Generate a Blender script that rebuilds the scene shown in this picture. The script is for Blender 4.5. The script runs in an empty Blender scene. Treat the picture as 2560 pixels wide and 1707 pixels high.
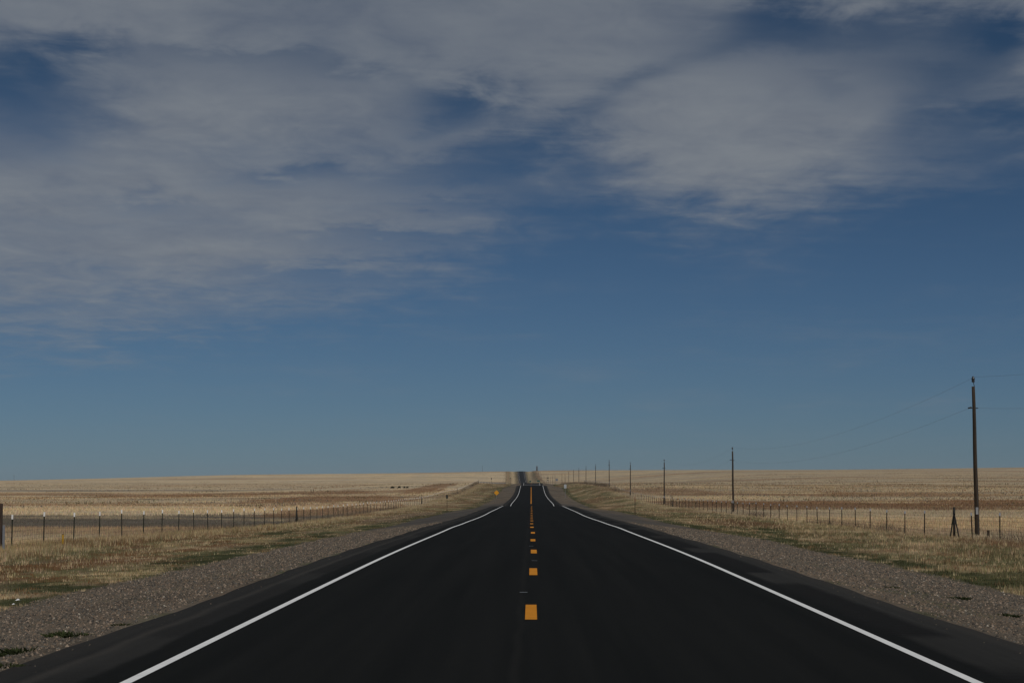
import bpy, math, random
import numpy as np

random.seed(7)
rng = np.random.default_rng(11)
scene = bpy.context.scene
COL = scene.collection

# ------------------------------------------------------------------ helpers
def link(o, parent=None):
    COL.objects.link(o)
    if parent is not None:
        o.parent = parent
    return o

def tag(o, label=None, cat=None, group=None, kind=None):
    if label: o['label'] = label
    if cat: o['category'] = cat
    if group: o['group'] = group
    if kind: o['kind'] = kind
    return o

def empty(name, loc, rz=0.0):
    o = bpy.data.objects.new(name, None)
    o.empty_display_size = 0.3
    o.location = loc
    o.rotation_euler = (0, 0, rz)
    return link(o)

def copy_tree(o, parent=None):
    c = o.copy(); COL.objects.link(c); c.parent = parent
    for ch in list(o.children):
        copy_tree(ch, c)
    return c

def mesh_np(name, verts, faces, mat, parent=None, cols=None, uvs=None, smooth=False):
    """verts (n,3); faces (m,k) int array, all the same k"""
    verts = np.asarray(verts, dtype=np.float32); faces = np.asarray(faces, dtype=np.int32)
    m, k = faces.shape
    me = bpy.data.meshes.new(name)
    me.vertices.add(len(verts)); me.vertices.foreach_set('co', verts.ravel())
    me.loops.add(m * k); me.loops.foreach_set('vertex_index', faces.ravel())
    me.polygons.add(m)
    me.polygons.foreach_set('loop_start', np.arange(0, m * k, k, dtype=np.int32))
    me.polygons.foreach_set('loop_total', np.full(m, k, dtype=np.int32))
    if smooth: me.polygons.foreach_set('use_smooth', np.ones(m, dtype=bool))
    me.update(calc_edges=True)
    if cols is not None:
        a = me.color_attributes.new('Col', 'FLOAT_COLOR', 'POINT')
        c4 = np.ones((len(verts), 4), dtype=np.float32); c4[:, :cols.shape[1]] = cols
        a.data.foreach_set('color', c4.ravel())
    if uvs is not None:
        l = me.uv_layers.new(name='UVMap')
        l.data.foreach_set('uv', np.asarray(uvs, dtype=np.float32)[faces.ravel()].ravel())
    me.validate()
    if mat: me.materials.append(mat)
    return link(bpy.data.objects.new(name, me), parent)

class MB:
    """collects simple shapes into one mesh"""
    def __init__(s): s.v = []; s.f = []
    def add(s, vs, fs):
        b = len(s.v); s.v += [tuple(p) for p in vs]; s.f += [tuple(b + i for i in f) for f in fs]
    def box(s, c, size, bev=0.0):
        x, y, z = c; a, b, h = (q / 2 for q in size)
        if bev <= 0:
            vs = [(x+i*a, y+j*b, z+k*h) for k in (-1, 1) for i, j in ((-1,-1),(1,-1),(1,1),(-1,1))]
            s.add(vs, [(3,2,1,0),(4,5,6,7),(0,1,5,4),(1,2,6,5),(2,3,7,6),(3,0,4,7)])
        else:
            n = []
            def ring(aa, bb, zz):
                c_ = bev
                return [(x-aa+c_,y-bb,zz),(x+aa-c_,y-bb,zz),(x+aa,y-bb+c_,zz),(x+aa,y+bb-c_,zz),
                        (x+aa-c_,y+bb,zz),(x-aa+c_,y+bb,zz),(x-aa,y+bb-c_,zz),(x-aa,y-bb+c_,zz)]
            n = ring(a, b, z-h) + ring(a, b, z+h-bev) + ring(a-bev*.7, b-bev*.7, z+h)
            fs = [tuple(range(7,-1,-1))]
            for q in (0, 8):
                for i in range(8):
                    j = (i+1) % 8; fs.append((q+i, q+j, q+8+j, q+8+i))
            fs.append(tuple(range(16, 24)))
            s.add(n, fs)
    def tube(s, pts, rad, n=8, cap=True):
        pts = [np.array(p, float) for p in pts]
        if not hasattr(rad, '__len__'): rad = [rad] * len(pts)
        vs = []
        for i, p in enumerate(pts):
            d = pts[min(i+1, len(pts)-1)] - pts[max(i-1, 0)]
            d /= np.linalg.norm(d)
            u = np.array((1., 0, 0)) if abs(d[0]) < .8 else np.array((0, 1., 0))
            a = np.cross(d, u); a /= np.linalg.norm(a); b = np.cross(d, a)
            for k in range(n):
                t = 2*math.pi*k/n
                vs.append(p + rad[i]*(a*math.cos(t) + b*math.sin(t)))
        fs = []
        for i in range(len(pts)-1):
            for k in range(n):
                j = (k+1) % n
                fs.append((i*n+k, i*n+j, (i+1)*n+j, (i+1)*n+k))
        if cap:
            fs.append(tuple(range(n-1, -1, -1))); fs.append(tuple((len(pts)-1)*n+k for k in range(n)))
        s.add(vs, fs)
    def lathe(s, prof, c=(0,0,0), n=12):
        vs = []
        for r, z in prof:
            for k in range(n):
                t = 2*math.pi*k/n
                vs.append((c[0]+r*math.cos(t), c[1]+r*math.sin(t), c[2]+z))
        fs = []
        for i in range(len(prof)-1):
            for k in range(n):
                j = (k+1) % n
                fs.append((i*n+k, i*n+j, (i+1)*n+j, (i+1)*n+k))
        fs.append(tuple(range(n-1, -1, -1))); fs.append(tuple((len(prof)-1)*n+k for k in range(n)))
        s.add(vs, fs)
    def prism(s, poly, y0, y1):
        """polygon in x,z swept from y0 to y1"""
        n = len(poly)
        vs = [(x, y0, z) for x, z in poly] + [(x, y1, z) for x, z in poly]
        fs = [tuple(range(n)), tuple(range(2*n-1, n-1, -1))]
        for i in range(n):
            j = (i+1) % n; fs.append((j, i, n+i, n+j))
        s.add(vs, fs)
    def mesh(s, name, mat, smooth=False):
        me = bpy.data.meshes.new(name); me.from_pydata(s.v, [], s.f); me.update()
        if smooth:
            for p in me.polygons: p.use_smooth = True
        me.materials.append(mat)
        return me
    def build(s, name, mat, parent=None, smooth=False):
        return link(bpy.data.objects.new(name, s.mesh(name, mat, smooth)), parent)

def obj(name, me, parent=None, loc=(0,0,0)):
    o = bpy.data.objects.new(name, me); o.location = loc
    return link(o, parent)

# ------------------------------------------------------------------ noise
def _hash(ix, iy, seed):
    h = (ix.astype(np.int64) * 374761393 + iy.astype(np.int64) * 668265263 + seed * 1442695041) & 0x7fffffff
    h = ((h ^ (h >> 13)) * 1274126177) & 0x7fffffff
    h = h ^ (h >> 16)
    return (h & 0xffff) / 65535.0
def vnoise(x, y, seed=0):
    ix = np.floor(x); iy = np.floor(y); fx = x - ix; fy = y - iy
    fx = fx*fx*(3-2*fx); fy = fy*fy*(3-2*fy)
    a = _hash(ix, iy, seed); b = _hash(ix+1, iy, seed); c = _hash(ix, iy+1, seed); d = _hash(ix+1, iy+1, seed)
    return (a*(1-fx)+b*fx)*(1-fy) + (c*(1-fx)+d*fx)*fy
def fbm(x, y, seed=0, octv=4):
    s = 0; amp = .5; tot = 0
    for i in range(octv):
        s = s + amp*vnoise(x*2**i, y*2**i, seed+i*17); tot += amp; amp *= .55
    return s / tot
def sstep(a, b, x):
    t = np.clip((x-a)/(b-a), 0, 1); return t*t*(3-2*t)

def pchip(pts):
    X = np.array([p[0] for p in pts], float); Y = np.array([p[1] for p in pts], float)
    h = np.diff(X); d = np.diff(Y)/h
    m = np.zeros_like(Y); m[0] = d[0]; m[-1] = d[-1]
    for i in range(1, len(Y)-1):
        if d[i-1]*d[i] > 0:
            w1 = 2*h[i]+h[i-1]; w2 = h[i]+2*h[i-1]
            m[i] = (w1+w2)/(w1/d[i-1]+w2/d[i])
    def f(x):
        x = np.clip(np.asarray(x, float), X[0], X[-1])
        i = np.clip(np.searchsorted(X, x)-1, 0, len(h)-1)
        t = (x-X[i])/h[i]
        return ((2*t**3-3*t**2+1)*Y[i] + (t**3-2*t**2+t)*h[i]*m[i]
                + (-2*t**3+3*t**2)*Y[i+1] + (t**3-t**2)*h[i]*m[i+1])
    return f

# ------------------------------------------------------------------ terrain (metres, camera near the origin, road runs to +Y)
ZR = pchip([(-400,0.5),(0,0.0),(41,-.043),(80,-.24),(87,-.276),(99,-.378),(113.5,-.483),(120.7,-.545),(149,-.735),
            (170.6,-.82),(199,-.969),(247,-1.23),(262,-1.42),(300,-2.35),(335,-2.30),(352,-2.10),(400,-2.07),(448,-2.03),(515,-1.76),(573,-1.22),
            (602,-.67),(640,.1),(669,.55),(690,.55),(740,.1),(800,-.3),(860,.05),(885,.45),(914,1.05),(940,1.32),(1000,1.0),(1200,0),
            (1500,-1.0),(2000,-1.3),(2380,-.5),(2556,.7),(2780,8.3),(2960,17.0),(3010,18.1),(3080,18.0),(3300,13),
            (4000,-12),(9000,-120)])
XC = pchip([(-400,0),(950,0),(1400,-1.5),(2000,-5.5),(2556,-10.4),(3000,-15.6),(3600,-22),(9000,-80)])
FL = pchip([(-400,-.4),(0,-.9),(85,-1.08),(150,-1.76),(206,-2.2),(266,-2.42),(396,-2.68),(519,-1.9),(597,-1.7),(720,-.3),
            (839,1.1),(940,1.1),(1200,.0),(1500,-.3),(2000,-.3),(2500,1.0),(9000,1.0)])
FFL = pchip([(-400,-.4),(0,-.9),(85,-1.08),(150,-1.76),(206,-2.2),(400,-2.7),(600,-2.3),(839,-1.6),(1200,-.6),(2000,.8),(2500,2),(9000,2)])
FR = pchip([(-400,-.4),(0,-.75),(82,-.90),(90,-.95),(100,-1.08),(112,-1.2),(150,-1.38),(222,-1.65),(337,-2.0),(452,-1.3),(574,.4),(697,.8),(819,1.0),(940,1.15),(1053,.9),
            (1169,.9),(1367,.5),(2000,-.4),(2400,.4),(9000,.4)])
FFR = pchip([(-400,-.4),(0,-.75),(82,-.90),(90,-.95),(100,-1.08),(112,-1.2),(150,-1.38),(222,-1.65),(337,-2.0),(452,-1.6),(574,-.5),(800,1.2),(1200,4),(2000,10),(2500,14),(9000,14)])
RIDGE = pchip([(-4000,-30),(-1500,-6),(-796,3.4),(-616,7.6),(-436,12.6),(-196,15.2),(-30,18.0),(67,19.4),(400,19.9),(738,23.6),(1300,29),(4000,40)])
U_L, U_R = -4.83, 5.2            # asphalt edges
def road_z(u, y):
    return ZR(y) - 0.008*np.abs(u)
def height(u, y):
    """u: metres to the right of the road's centre dashes"""
    u = np.asarray(u, float); y = np.asarray(y, float)
    zr = ZR(y)
    left = u < 0
    a = np.abs(u)
    x = u + XC(y)
    near = np.where(left, FL(y), FR(y)); far = np.where(left, FFL(y), FFR(y))
    field = near + (far-near)*np.where(left, sstep(30, 130, a), sstep(40, 260, a))
    hill = sstep(2050, 3010, y)**1.6
    field = field*(1-hill) + RIDGE(x)*hill
    field = field - np.where(y > 3010, ((y-3010)/1000)**1.6*26, 0)
    e = np.where(left, -U_L, U_R)
    toe = np.where(left, 9.3, 10.0)
    shoulder = zr - .045 - .05*sstep(0, 1, (a-e)/1.0)
    slope = zr - .095 + (-.5)*np.clip((a-e-.4)/(toe-e-.4), 0, 1)
    under = zr - .10 - np.clip(y, 0, 4000)*1.2e-4
    zz = np.where(a < e-.12, under, np.where(a < e+.4, shoulder, slope))
    w = sstep(toe-.5, 20.5, a)
    zz = zz*(1-w) + field*w
    b = (fbm(x/23, y/37, 3, 3)-.5)*.34*sstep(25, 40, a)*np.where(y < 1500, 1, 0)
    b += (fbm(x/170, y/170, 9, 3)-.5)*1.1*sstep(40, 160, a)*sstep(250, 700, y)*(1-sstep(2300, 2900, y))
    b += (fbm(x/2.1, y/2.1, 5, 3)-.5)*.10*sstep(9, 12, a)*(1-sstep(30, 60, a))
    return zz + b
def ground_at(x, y):
    return float(height(np.array([x-float(XC(y))]), np.array([float(y)]))[0])

# ------------------------------------------------------------------ ground colour (what grows where)
STRAW = np.array((.41,.315,.19)); TAN = np.array((.345,.28,.19)); BROWN = np.array((.165,.10,.055)); RED = np.array((.185,.102,.05))
GREY = np.array((.105,.092,.075)); GREEN = np.array((.052,.060,.026)); OLIVE = np.array((.125,.120,.056)); GOLD = np.array((.355,.275,.15))
GRAVEL = np.array((.110,.091,.070)); DIRT = np.array((.20,.145,.10))
def blob(x, y, cx, cy, rx, ry, seed, ed=.9):
    q = ((x-cx)/rx)**2 + ((y-cy)/ry)**2
    n = fbm(x/(rx*.35)+seed, y/(ry*.35), seed, 4)
    return sstep(1.0, .45, q + ed*(n-.5)*2.2)
def mixc(c, d, w):
    w = np.clip(w, 0, 1)[:, None]; return c*(1-w) + d*w
def edge_wobble(y, left):
    return (fbm(y/14+5, y*0+.5, 31 if left else 47, 4)-.5)*2.4 + (fbm(y/2.3, y*0+3.5, 33 if left else 49, 3)-.5)*1.0
def ground_colour(u, y):
    u = np.asarray(u, float); y = np.asarray(y, float); x = u + XC(y)
    a = np.abs(u); left = u < 0
    n_big = fbm(x/130, y/52, 2, 4); n_mid = fbm(x/21, y/17, 4, 4); n_sm = fbm(x/2.6, y/2.6, 6, 3)
    n_str = fbm(x/420, y/75, 12, 4); n_st2 = fbm(x/230, y/26, 15, 4)
    # pasture
    c = mixc(np.tile(STRAW, (len(u), 1)), TAN, sstep(.38, .62, n_mid))
    c = mixc(c, TAN*.78, sstep(.56, .70, n_big)*.8)
    c = mixc(c, BROWN*1.45, sstep(.56, .68, n_str)*.6)
    c = mixc(c, BROWN, sstep(.60, .68, n_st2)*.45*sstep(250, 420, y)*(1-sstep(1500, 2600, y)))
    c = mixc(c, BROWN*1.6, sstep(.62, .72, fbm(x/600, y/110, 19, 3))*.8*sstep(1500, 2300, y))
    pl = lambda *q: blob(x, y, *q)
    # left pasture
    c = mixc(c, GREY, pl(-58, 192, 66, 46, 3, 1.3)*.9*left)
    c = mixc(c, BROWN, pl(-27, 290, 9, 75, 4)*.8*left)
    c = mixc(c, BROWN*1.1, pl(-45, 468, 22, 62, 5)*.95*left)
    c = mixc(c, RED*.95, pl(-95, 590, 52, 70, 6, 1.3)*.85*left)
    c = mixc(c, BROWN, pl(-62, 640, 30, 60, 61, 1.3)*.8*left)
    c = mixc(c, BROWN*1.1, pl(-150, 655, 75, 48, 7, 1.3)*.8*left)
    c = mixc(c, BROWN*1.2, pl(-75, 395, 60, 22, 62, 1.4)*.5*left)
    c = mixc(c, GREY*1.5, pl(-210, 800, 120, 45, 8)*.7*left)
    c = mixc(c, BROWN*1.1, pl(-36, 745, 6.5, 190, 9)*.95*left)
    c = mixc(c, BROWN*1.5, pl(-300, 1150, 260, 60, 10)*.6*left)
    # right pasture
    c = mixc(c, RED, pl(85, 312, 92, 74, 13, 1.5)*.85*(~left))
    c = mixc(c, BROWN, pl(50, 292, 34, 56, 14, 1.4)*.75*(~left))
    c = mixc(c, RED*1.05, pl(75, 462, 62, 28, 16, 1.3)*.7*(~left))
    c = mixc(c, BROWN*1.1, pl(34, 500, 12, 60, 17)*.6*(~left))
    c = mixc(c, BROWN*1.4, pl(180, 620, 130, 40, 18, 1.3)*.5*(~left))
    # verge between gravel and fence
    fence = np.where(left, 22.0, 21.1)
    v = mixc(np.tile(GOLD, (len(u), 1)), STRAW, sstep(.4, .65, n_mid))
    v = mixc(v, OLIVE, sstep(np.where(left, .36, .36), np.where(left, .58, .56), fbm(x/3.2, y/6, 22, 5))*.85*(1-sstep(np.where(left, 16.5, 18), np.where(left, 20, 21), a)))
    v = mixc(v, RED*.95, sstep(.49, .64, fbm(x/1.8+9, y/3.6, 24, 5))*np.where(left, .9, .45)*(1-sstep(17, 20, a)))
    v = mixc(v, BROWN*1.25, sstep(.55, .68, fbm(x/6+3, y/24, 26, 4))*.7*sstep(140, 240, y))
    toe = np.where(left, 9.3, 10.0)
    gw = np.where(left, 1.9, 1.15)
    near_edge = sstep(gw+.5, gw-.5, a-toe-edge_wobble(y, True)*left-edge_wobble(y, False)*(~left)*.6 - .3) 
    v = mixc(v, DIRT*1.1, sstep(.56, .68, fbm(x/1.6+2, y/5, 25, 4))*.6*(1-sstep(15, 18, a))*left)
    v = mixc(v, GREEN, near_edge*sstep(np.where(left, .38, .34), np.where(left, .54, .50), .6*fbm(x/1.1, y/2.6, 28, 5)+.4*fbm(x/.35, y/.5, 29, 3))*np.where(y < 330, .95, .85))
    v = mixc(v, GREEN*1.1, sstep(.40,.56,fbm(x/1.3,y/4,53,4))*pl(-14.0, 118, 2.2, 34, 29)*.8*left)
    v = mixc(v, GREEN*1.1, sstep(.38,.56,fbm(x/1.3,y/4,54,4))*pl(13.6, 120, 2.6, 26, 30)*.9*(~left))
    v = mixc(v, BROWN*1.0, pl(15.0, 150, 2.6, 26, 34)*.8*(~left))
    v = mixc(v, DIRT, pl(-13, 200, 3, 50, 35)*.7*left)
    v = v*np.where(left & (a < 18.5), .74, .74)[:, None]
    v = mixc(v, BROWN*.85, pl(-19.5, 92, 3.0, 9, 36)*.6*left + pl(20.5, 84, 3, 9, 37)*.75*(~left))
    c = mixc(c, v, sstep(fence+.6, fence-.4, a))
    # weeds caught along the fence lines farther off
    fl = np.exp(-((a-fence-.5)/2.2)**2)
    c = mixc(c, BROWN*.8, fl*sstep(.3, .55, fbm(x/3, y/40, 38, 3))*np.where(left, .45, .85)*sstep(380, 560, y))
    c = mixc(c, BROWN*1.3, np.exp(-((a-19)/1.2)**2)*.6*sstep(2300, 2500, y))
    c = mixc(c, STRAW, np.exp(-((a-12.5)/4.0)**2)*.8*sstep(2200, 2450, y))
    # gravel
    g = mixc(np.tile(GRAVEL, (len(u), 1)), DIRT*.75, sstep(.45, .7, fbm(x/3.2, y/7, 40, 4))*.5)
    g = mixc(g, GRAVEL*.72, sstep(.5, .68, fbm(x/1.4+4, y/6, 42, 4))*.7)
    g = mixc(g, np.array((.062,.058,.054)), sstep(80, 130, y)*sstep(.30, .5, fbm(x/4, y/30, 44, 3))*.8*(1-sstep(330, 420, y)))
    g = mixc(g, GREEN*1.3, sstep(.56, .68, fbm(x/.9+7, y/2.2, 46, 4))*sstep(3.2, 1.2, a-5)*.7*sstep(22, 30, y)*(1-sstep(60, 75, y)))
    wob = np.where(left, edge_wobble(y, True), edge_wobble(y, False)*.6)
    c = mixc(c, g, sstep(.12, -.12, a-toe-wob*.55+3.4*sstep(1500, 2300, y)))
    # gravel side road over the third rise, both ways
    sr = sstep(7.5, 5.5, np.abs(y-965 - .02*a))*sstep(200, 120, a)
    c = mixc(c, DIRT*1.5, sr*.8)
    c = c*np.where(left & (a > 22) & (y > 235), 1.22, np.where((~left) & (a > 21.5) & (y < 235), 1.12, 1.0))[:, None]
    return c*(.86+.28*n_sm)[:, None]

# ------------------------------------------------------------------ materials
def new_mat(name):
    m = bpy.data.materials.new(name); m.use_nodes = True
    nt = m.node_tree; nt.nodes.clear()
    out = nt.nodes.new('ShaderNodeOutputMaterial'); b = nt.nodes.new('ShaderNodeBsdfPrincipled')
    nt.links.new(b.outputs[0], out.inputs[0])
    return m, nt, b
def N(nt, t, **kw):
    n = nt.nodes.new(t)
    for k, v in kw.items():
        if k.startswith('i_'):
            key = k[2:]; key = int(key) if key.isdigit() else key.replace('_', ' ')
            n.inputs[key].default_value = v
        else: setattr(n, k, v)
    return n
def noise(nt, vec, scale, detail=4, rough=.55):
    n = N(nt, 'ShaderNodeTexNoise', i_Scale=scale, i_Detail=detail, i_Roughness=rough)
    if vec is not None: nt.links.new(vec, n.inputs['Vector'])
    return n.outputs['Fac']
def mapr(nt, val, a, b, c, d, clamp=True):
    n = N(nt, 'ShaderNodeMapRange', clamp=clamp, i_1=a, i_2=b, i_3=c, i_4=d)
    nt.links.new(val, n.inputs[0]); return n.outputs[0]
def math_(nt, op, a, b=None, c=None):
    n = N(nt, 'ShaderNodeMath', operation=op)
    for i, q in enumerate((a, b, c)):
        if q is None: continue
        if isinstance(q, (int, float)): n.inputs[i].default_value = q
        else: nt.links.new(q, n.inputs[i])
    return n.outputs[0]
def mixrgb(nt, fac, a, b, mode='MIX'):
    n = N(nt, 'ShaderNodeMix', data_type='RGBA', blend_type=mode)
    for key, q in ((0, fac), (6, a), (7, b)):
        if isinstance(q, (int, float)): n.inputs[key].default_value = q
        elif isinstance(q, tuple): n.inputs[key].default_value = (*q, 1)
        else: nt.links.new(q, n.inputs[key])
    return n.outputs[2]
def simple_mat(name, col, rough=.7, metal=0.0, var=.25, scale=6.0, spec=.3, stretch=None, bump=0.0):
    m, nt, b = new_mat(name)
    tc = N(nt, 'ShaderNodeTexCoord'); vec = tc.outputs['Object']
    if stretch:
        mp = N(nt, 'ShaderNodeMapping'); mp.inputs['Scale'].default_value = stretch
        nt.links.new(vec, mp.inputs[0]); vec = mp.outputs[0]
    f = noise(nt, vec, scale, 5, .6)
    c = mixrgb(nt, mapr(nt, f, .3, .7, 0, 1), tuple(q*(1-var) for q in col), tuple(min(1, q*(1+var)) for q in col))
    nt.links.new(c, b.inputs['Base Color'])
    b.inputs['Roughness'].default_value = rough; b.inputs['Metallic'].default_value = metal
    b.inputs['Specular IOR Level'].default_value = spec
    if bump:
        bp = N(nt, 'ShaderNodeBump', i_Strength=bump, i_Distance=.02); nt.links.new(f, bp.inputs['Height'])
        nt.links.new(bp.outputs[0], b.inputs['Normal'])
    return m

def ground_material():
    m, nt, b = new_mat('prairie_ground')
    at = N(nt, 'ShaderNodeAttribute', attribute_name='Col')
    pos = N(nt, 'ShaderNodeNewGeometry').outputs['Position']
    f1 = noise(nt, pos, 3.0, 6, .7); f2 = noise(nt, pos, .22, 5, .6); f3 = noise(nt, pos, 22, 4, .7)
    v = math_(nt, 'MULTIPLY', mapr(nt, f1, .25, .75, .72, 1.28), mapr(nt, f2, .25, .75, .8, 1.2))
    v = math_(nt, 'MULTIPLY', v, mapr(nt, f3, .25, .75, .75, 1.25))
    # sparse dark tufts and bare spots, seen as fine streaks in the distance
    mp = N(nt, 'ShaderNodeMapping'); mp.inputs['Scale'].default_value = (.045, .11, .1); nt.links.new(pos, mp.inputs[0])
    f4 = noise(nt, mp.outputs[0], 1.0, 8, .68)
    v = math_(nt, 'MULTIPLY', v, mapr(nt, f4, .52, .68, 1.06, .66))
    vm = N(nt, 'ShaderNodeVectorMath', operation='SCALE'); nt.links.new(at.outputs['Color'], vm.inputs[0]); nt.links.new(v, vm.inputs['Scale'])
    nt.links.new(vm.outputs[0], b.inputs['Base Color'])
    b.inputs['Roughness'].default_value = 1.0; b.inputs['Specular IOR Level'].default_value = 0.05
    bp = N(nt, 'ShaderNodeBump', i_Strength=.5, i_Distance=.05); nt.links.new(f3, bp.inputs['Height']); nt.links.new(bp.outputs[0], b.inputs['Normal'])
    return m

def asphalt_material():
    m, nt, b = new_mat('fresh_asphalt')
    uv = N(nt, 'ShaderNodeUVMap', uv_map='UVMap').outputs[0]
    sx = N(nt, 'ShaderNodeSeparateXYZ'); nt.links.new(uv, sx.inputs[0]); u = sx.outputs[0]
    pos = N(nt, 'ShaderNodeNewGeometry').outputs['Position']
    st = N(nt, 'ShaderNodeMapping'); st.inputs['Scale'].default_value = (2.2, .035, 1); nt.links.new(uv, st.inputs[0])
    streak = noise(nt, st.outputs[0], 1.0, 6, .62)
    patch = noise(nt, pos, .35, 5, .6)
    grain = noise(nt, pos, 55, 3, .8); grain2 = noise(nt, pos, 9, 4, .7)
    wob = math_(nt, 'MULTIPLY', math_(nt, 'SUBTRACT', patch, .5), .22)
    uu = math_(nt, 'ADD', u, wob)
    # old dusty shoulder outside the fresh lanes
    lef = mapr(nt, uu, -3.86, -3.96, 0, 1); rig = mapr(nt, uu, 4.08, 4.22, 0, 1)
    sh = math_(nt, 'ADD', lef, rig)
    # dusty seam in the middle of the left shoulder, dust against the gravel
    s1 = math_(nt, 'SUBTRACT', 1.0, math_(nt, 'MULTIPLY', math_(nt, 'ABSOLUTE', math_(nt, 'ADD', uu, 4.38)), 9.0))
    s1 = math_(nt, 'MAXIMUM', s1, 0.0)
    dust = math_(nt, 'ADD', mapr(nt, uu, -4.5, -4.9, 0, .35), mapr(nt, uu, 4.85, 5.25, 0, .35))
    lane = mixrgb(nt, mapr(nt, streak, .35, .7, 0, 1), (.0058,.0062,.0057), (.0102,.0104,.0095))
    shc = mixrgb(nt, mapr(nt, streak, .3, .7, 0, 1), (.0175,.0173,.0163), (.031,.0301,.028))
    c = mixrgb(nt, sh, lane, shc)
    # rumble strips cut into the shoulder: 13 m runs with 3.4 m gaps, dark sealed grooves
    fr = math_(nt, 'MULTIPLY', math_(nt, 'FRACT', math_(nt, 'DIVIDE', math_(nt, 'ADD', math_(nt, 'SUBTRACT', sx.outputs[1], 5.8), math_(nt, 'MULTIPLY', wob, 6.0)), 16.4)), 16.4)
    run = math_(nt, 'MULTIPLY', mapr(nt, fr, 0, .7, 0, 1), mapr(nt, fr, 12.0, 13.2, 1, 0))
    rr = math_(nt, 'MULTIPLY', mapr(nt, uu, 4.02, 4.12, 0, 1), mapr(nt, uu, 4.62, 4.78, 1, 0))
    rl = math_(nt, 'MULTIPLY', math_(nt, 'MULTIPLY', mapr(nt, uu, -3.80, -3.92, 0, 1), mapr(nt, uu, -4.24, -4.34, 1, 0)), .45)
    rum = math_(nt, 'MULTIPLY', math_(nt, 'ADD', rr, rl), run)
    c = mixrgb(nt, math_(nt, 'MULTIPLY', rum, .85), c, (.0085,.0083,.008))
    c = mixrgb(nt, math_(nt, 'MULTIPLY', s1, .55), c, (.05,.045,.04))
    c = mixrgb(nt, dust, c, (.05,.043,.037))
    # joint along the centre of the carriageway
    j = math_(nt, 'MAXIMUM', math_(nt, 'SUBTRACT', 1.0, math_(nt, 'MULTIPLY', math_(nt, 'ABSOLUTE', math_(nt, 'ADD', uu, .14)), 14.0)), 0.0)
    c = mixrgb(nt, math_(nt, 'MULTIPLY', j, .28), c, (.022,.021,.019))
    g = math_(nt, 'MULTIPLY', mapr(nt, grain, .2, .8, .7, 1.3), mapr(nt, grain2, .25, .75, .88, 1.12))
    vm = N(nt, 'ShaderNodeVectorMath', operation='SCALE'); nt.links.new(c, vm.inputs[0]); nt.links.new(g, vm.inputs['Scale'])
    nt.links.new(vm.outputs[0], b.inputs['Base Color'])
    b.inputs['Roughness'].default_value = .95; b.inputs['Specular IOR Level'].default_value = .05
    gro = math_(nt, 'MULTIPLY', rum, math_(nt, 'SINE', math_(nt, 'MULTIPLY', sx.outputs[1], 20.9)))
    hgt = math_(nt, 'ADD', grain, math_(nt, 'MULTIPLY', gro, 1.2))
    bp = N(nt, 'ShaderNodeBump', i_Strength=.4, i_Distance=.01); nt.links.new(hgt, bp.inputs['Height']); nt.links.new(bp.outputs[0], b.inputs['Normal'])
    return m

def paint_material(name, col, wear):
    m, nt, b = new_mat(name)
    pos = N(nt, 'ShaderNodeNewGeometry').outputs['Position']
    f = noise(nt, pos, 14, 6, .75); g = noise(nt, pos, 1.3, 4, .6)
    k = math_(nt, 'MULTIPLY', mapr(nt, f, .3, .7, 1-wear, 1.0), mapr(nt, g, .3, .7, .9, 1.03))
    vm = N(nt, 'ShaderNodeVectorMath', operation='SCALE'); vm.inputs[0].default_value = col; nt.links.new(k, vm.inputs['Scale'])
    nt.links.new(vm.outputs[0], b.inputs['Base Color']); b.inputs['Roughness'].default_value = .8; b.inputs['Specular IOR Level'].default_value = .2
    return m

def attr_mat(name, rough=1.0, spec=.05, trans=0.0):
    m, nt, b = new_mat(name)
    at = N(nt, 'ShaderNodeAttribute', attribute_name='Col')
    nt.links.new(at.outputs['Color'], b.inputs['Base Color'])
    b.inputs['Roughness'].default_value = rough; b.inputs['Specular IOR Level'].default_value = spec
    if trans:
        out = [n for n in nt.nodes if n.type == 'OUTPUT_MATERIAL'][0]
        tr = N(nt, 'ShaderNodeBsdfTranslucent'); nt.links.new(at.outputs['Color'], tr.inputs[0])
        mx = N(nt, 'ShaderNodeMixShader'); mx.inputs[0].default_value = trans
        nt.links.new(b.outputs[0], mx.inputs[1]); nt.links.new(tr.outputs[0], mx.inputs[2]); nt.links.new(mx.outputs[0], out.inputs[0])
    return m

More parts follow.
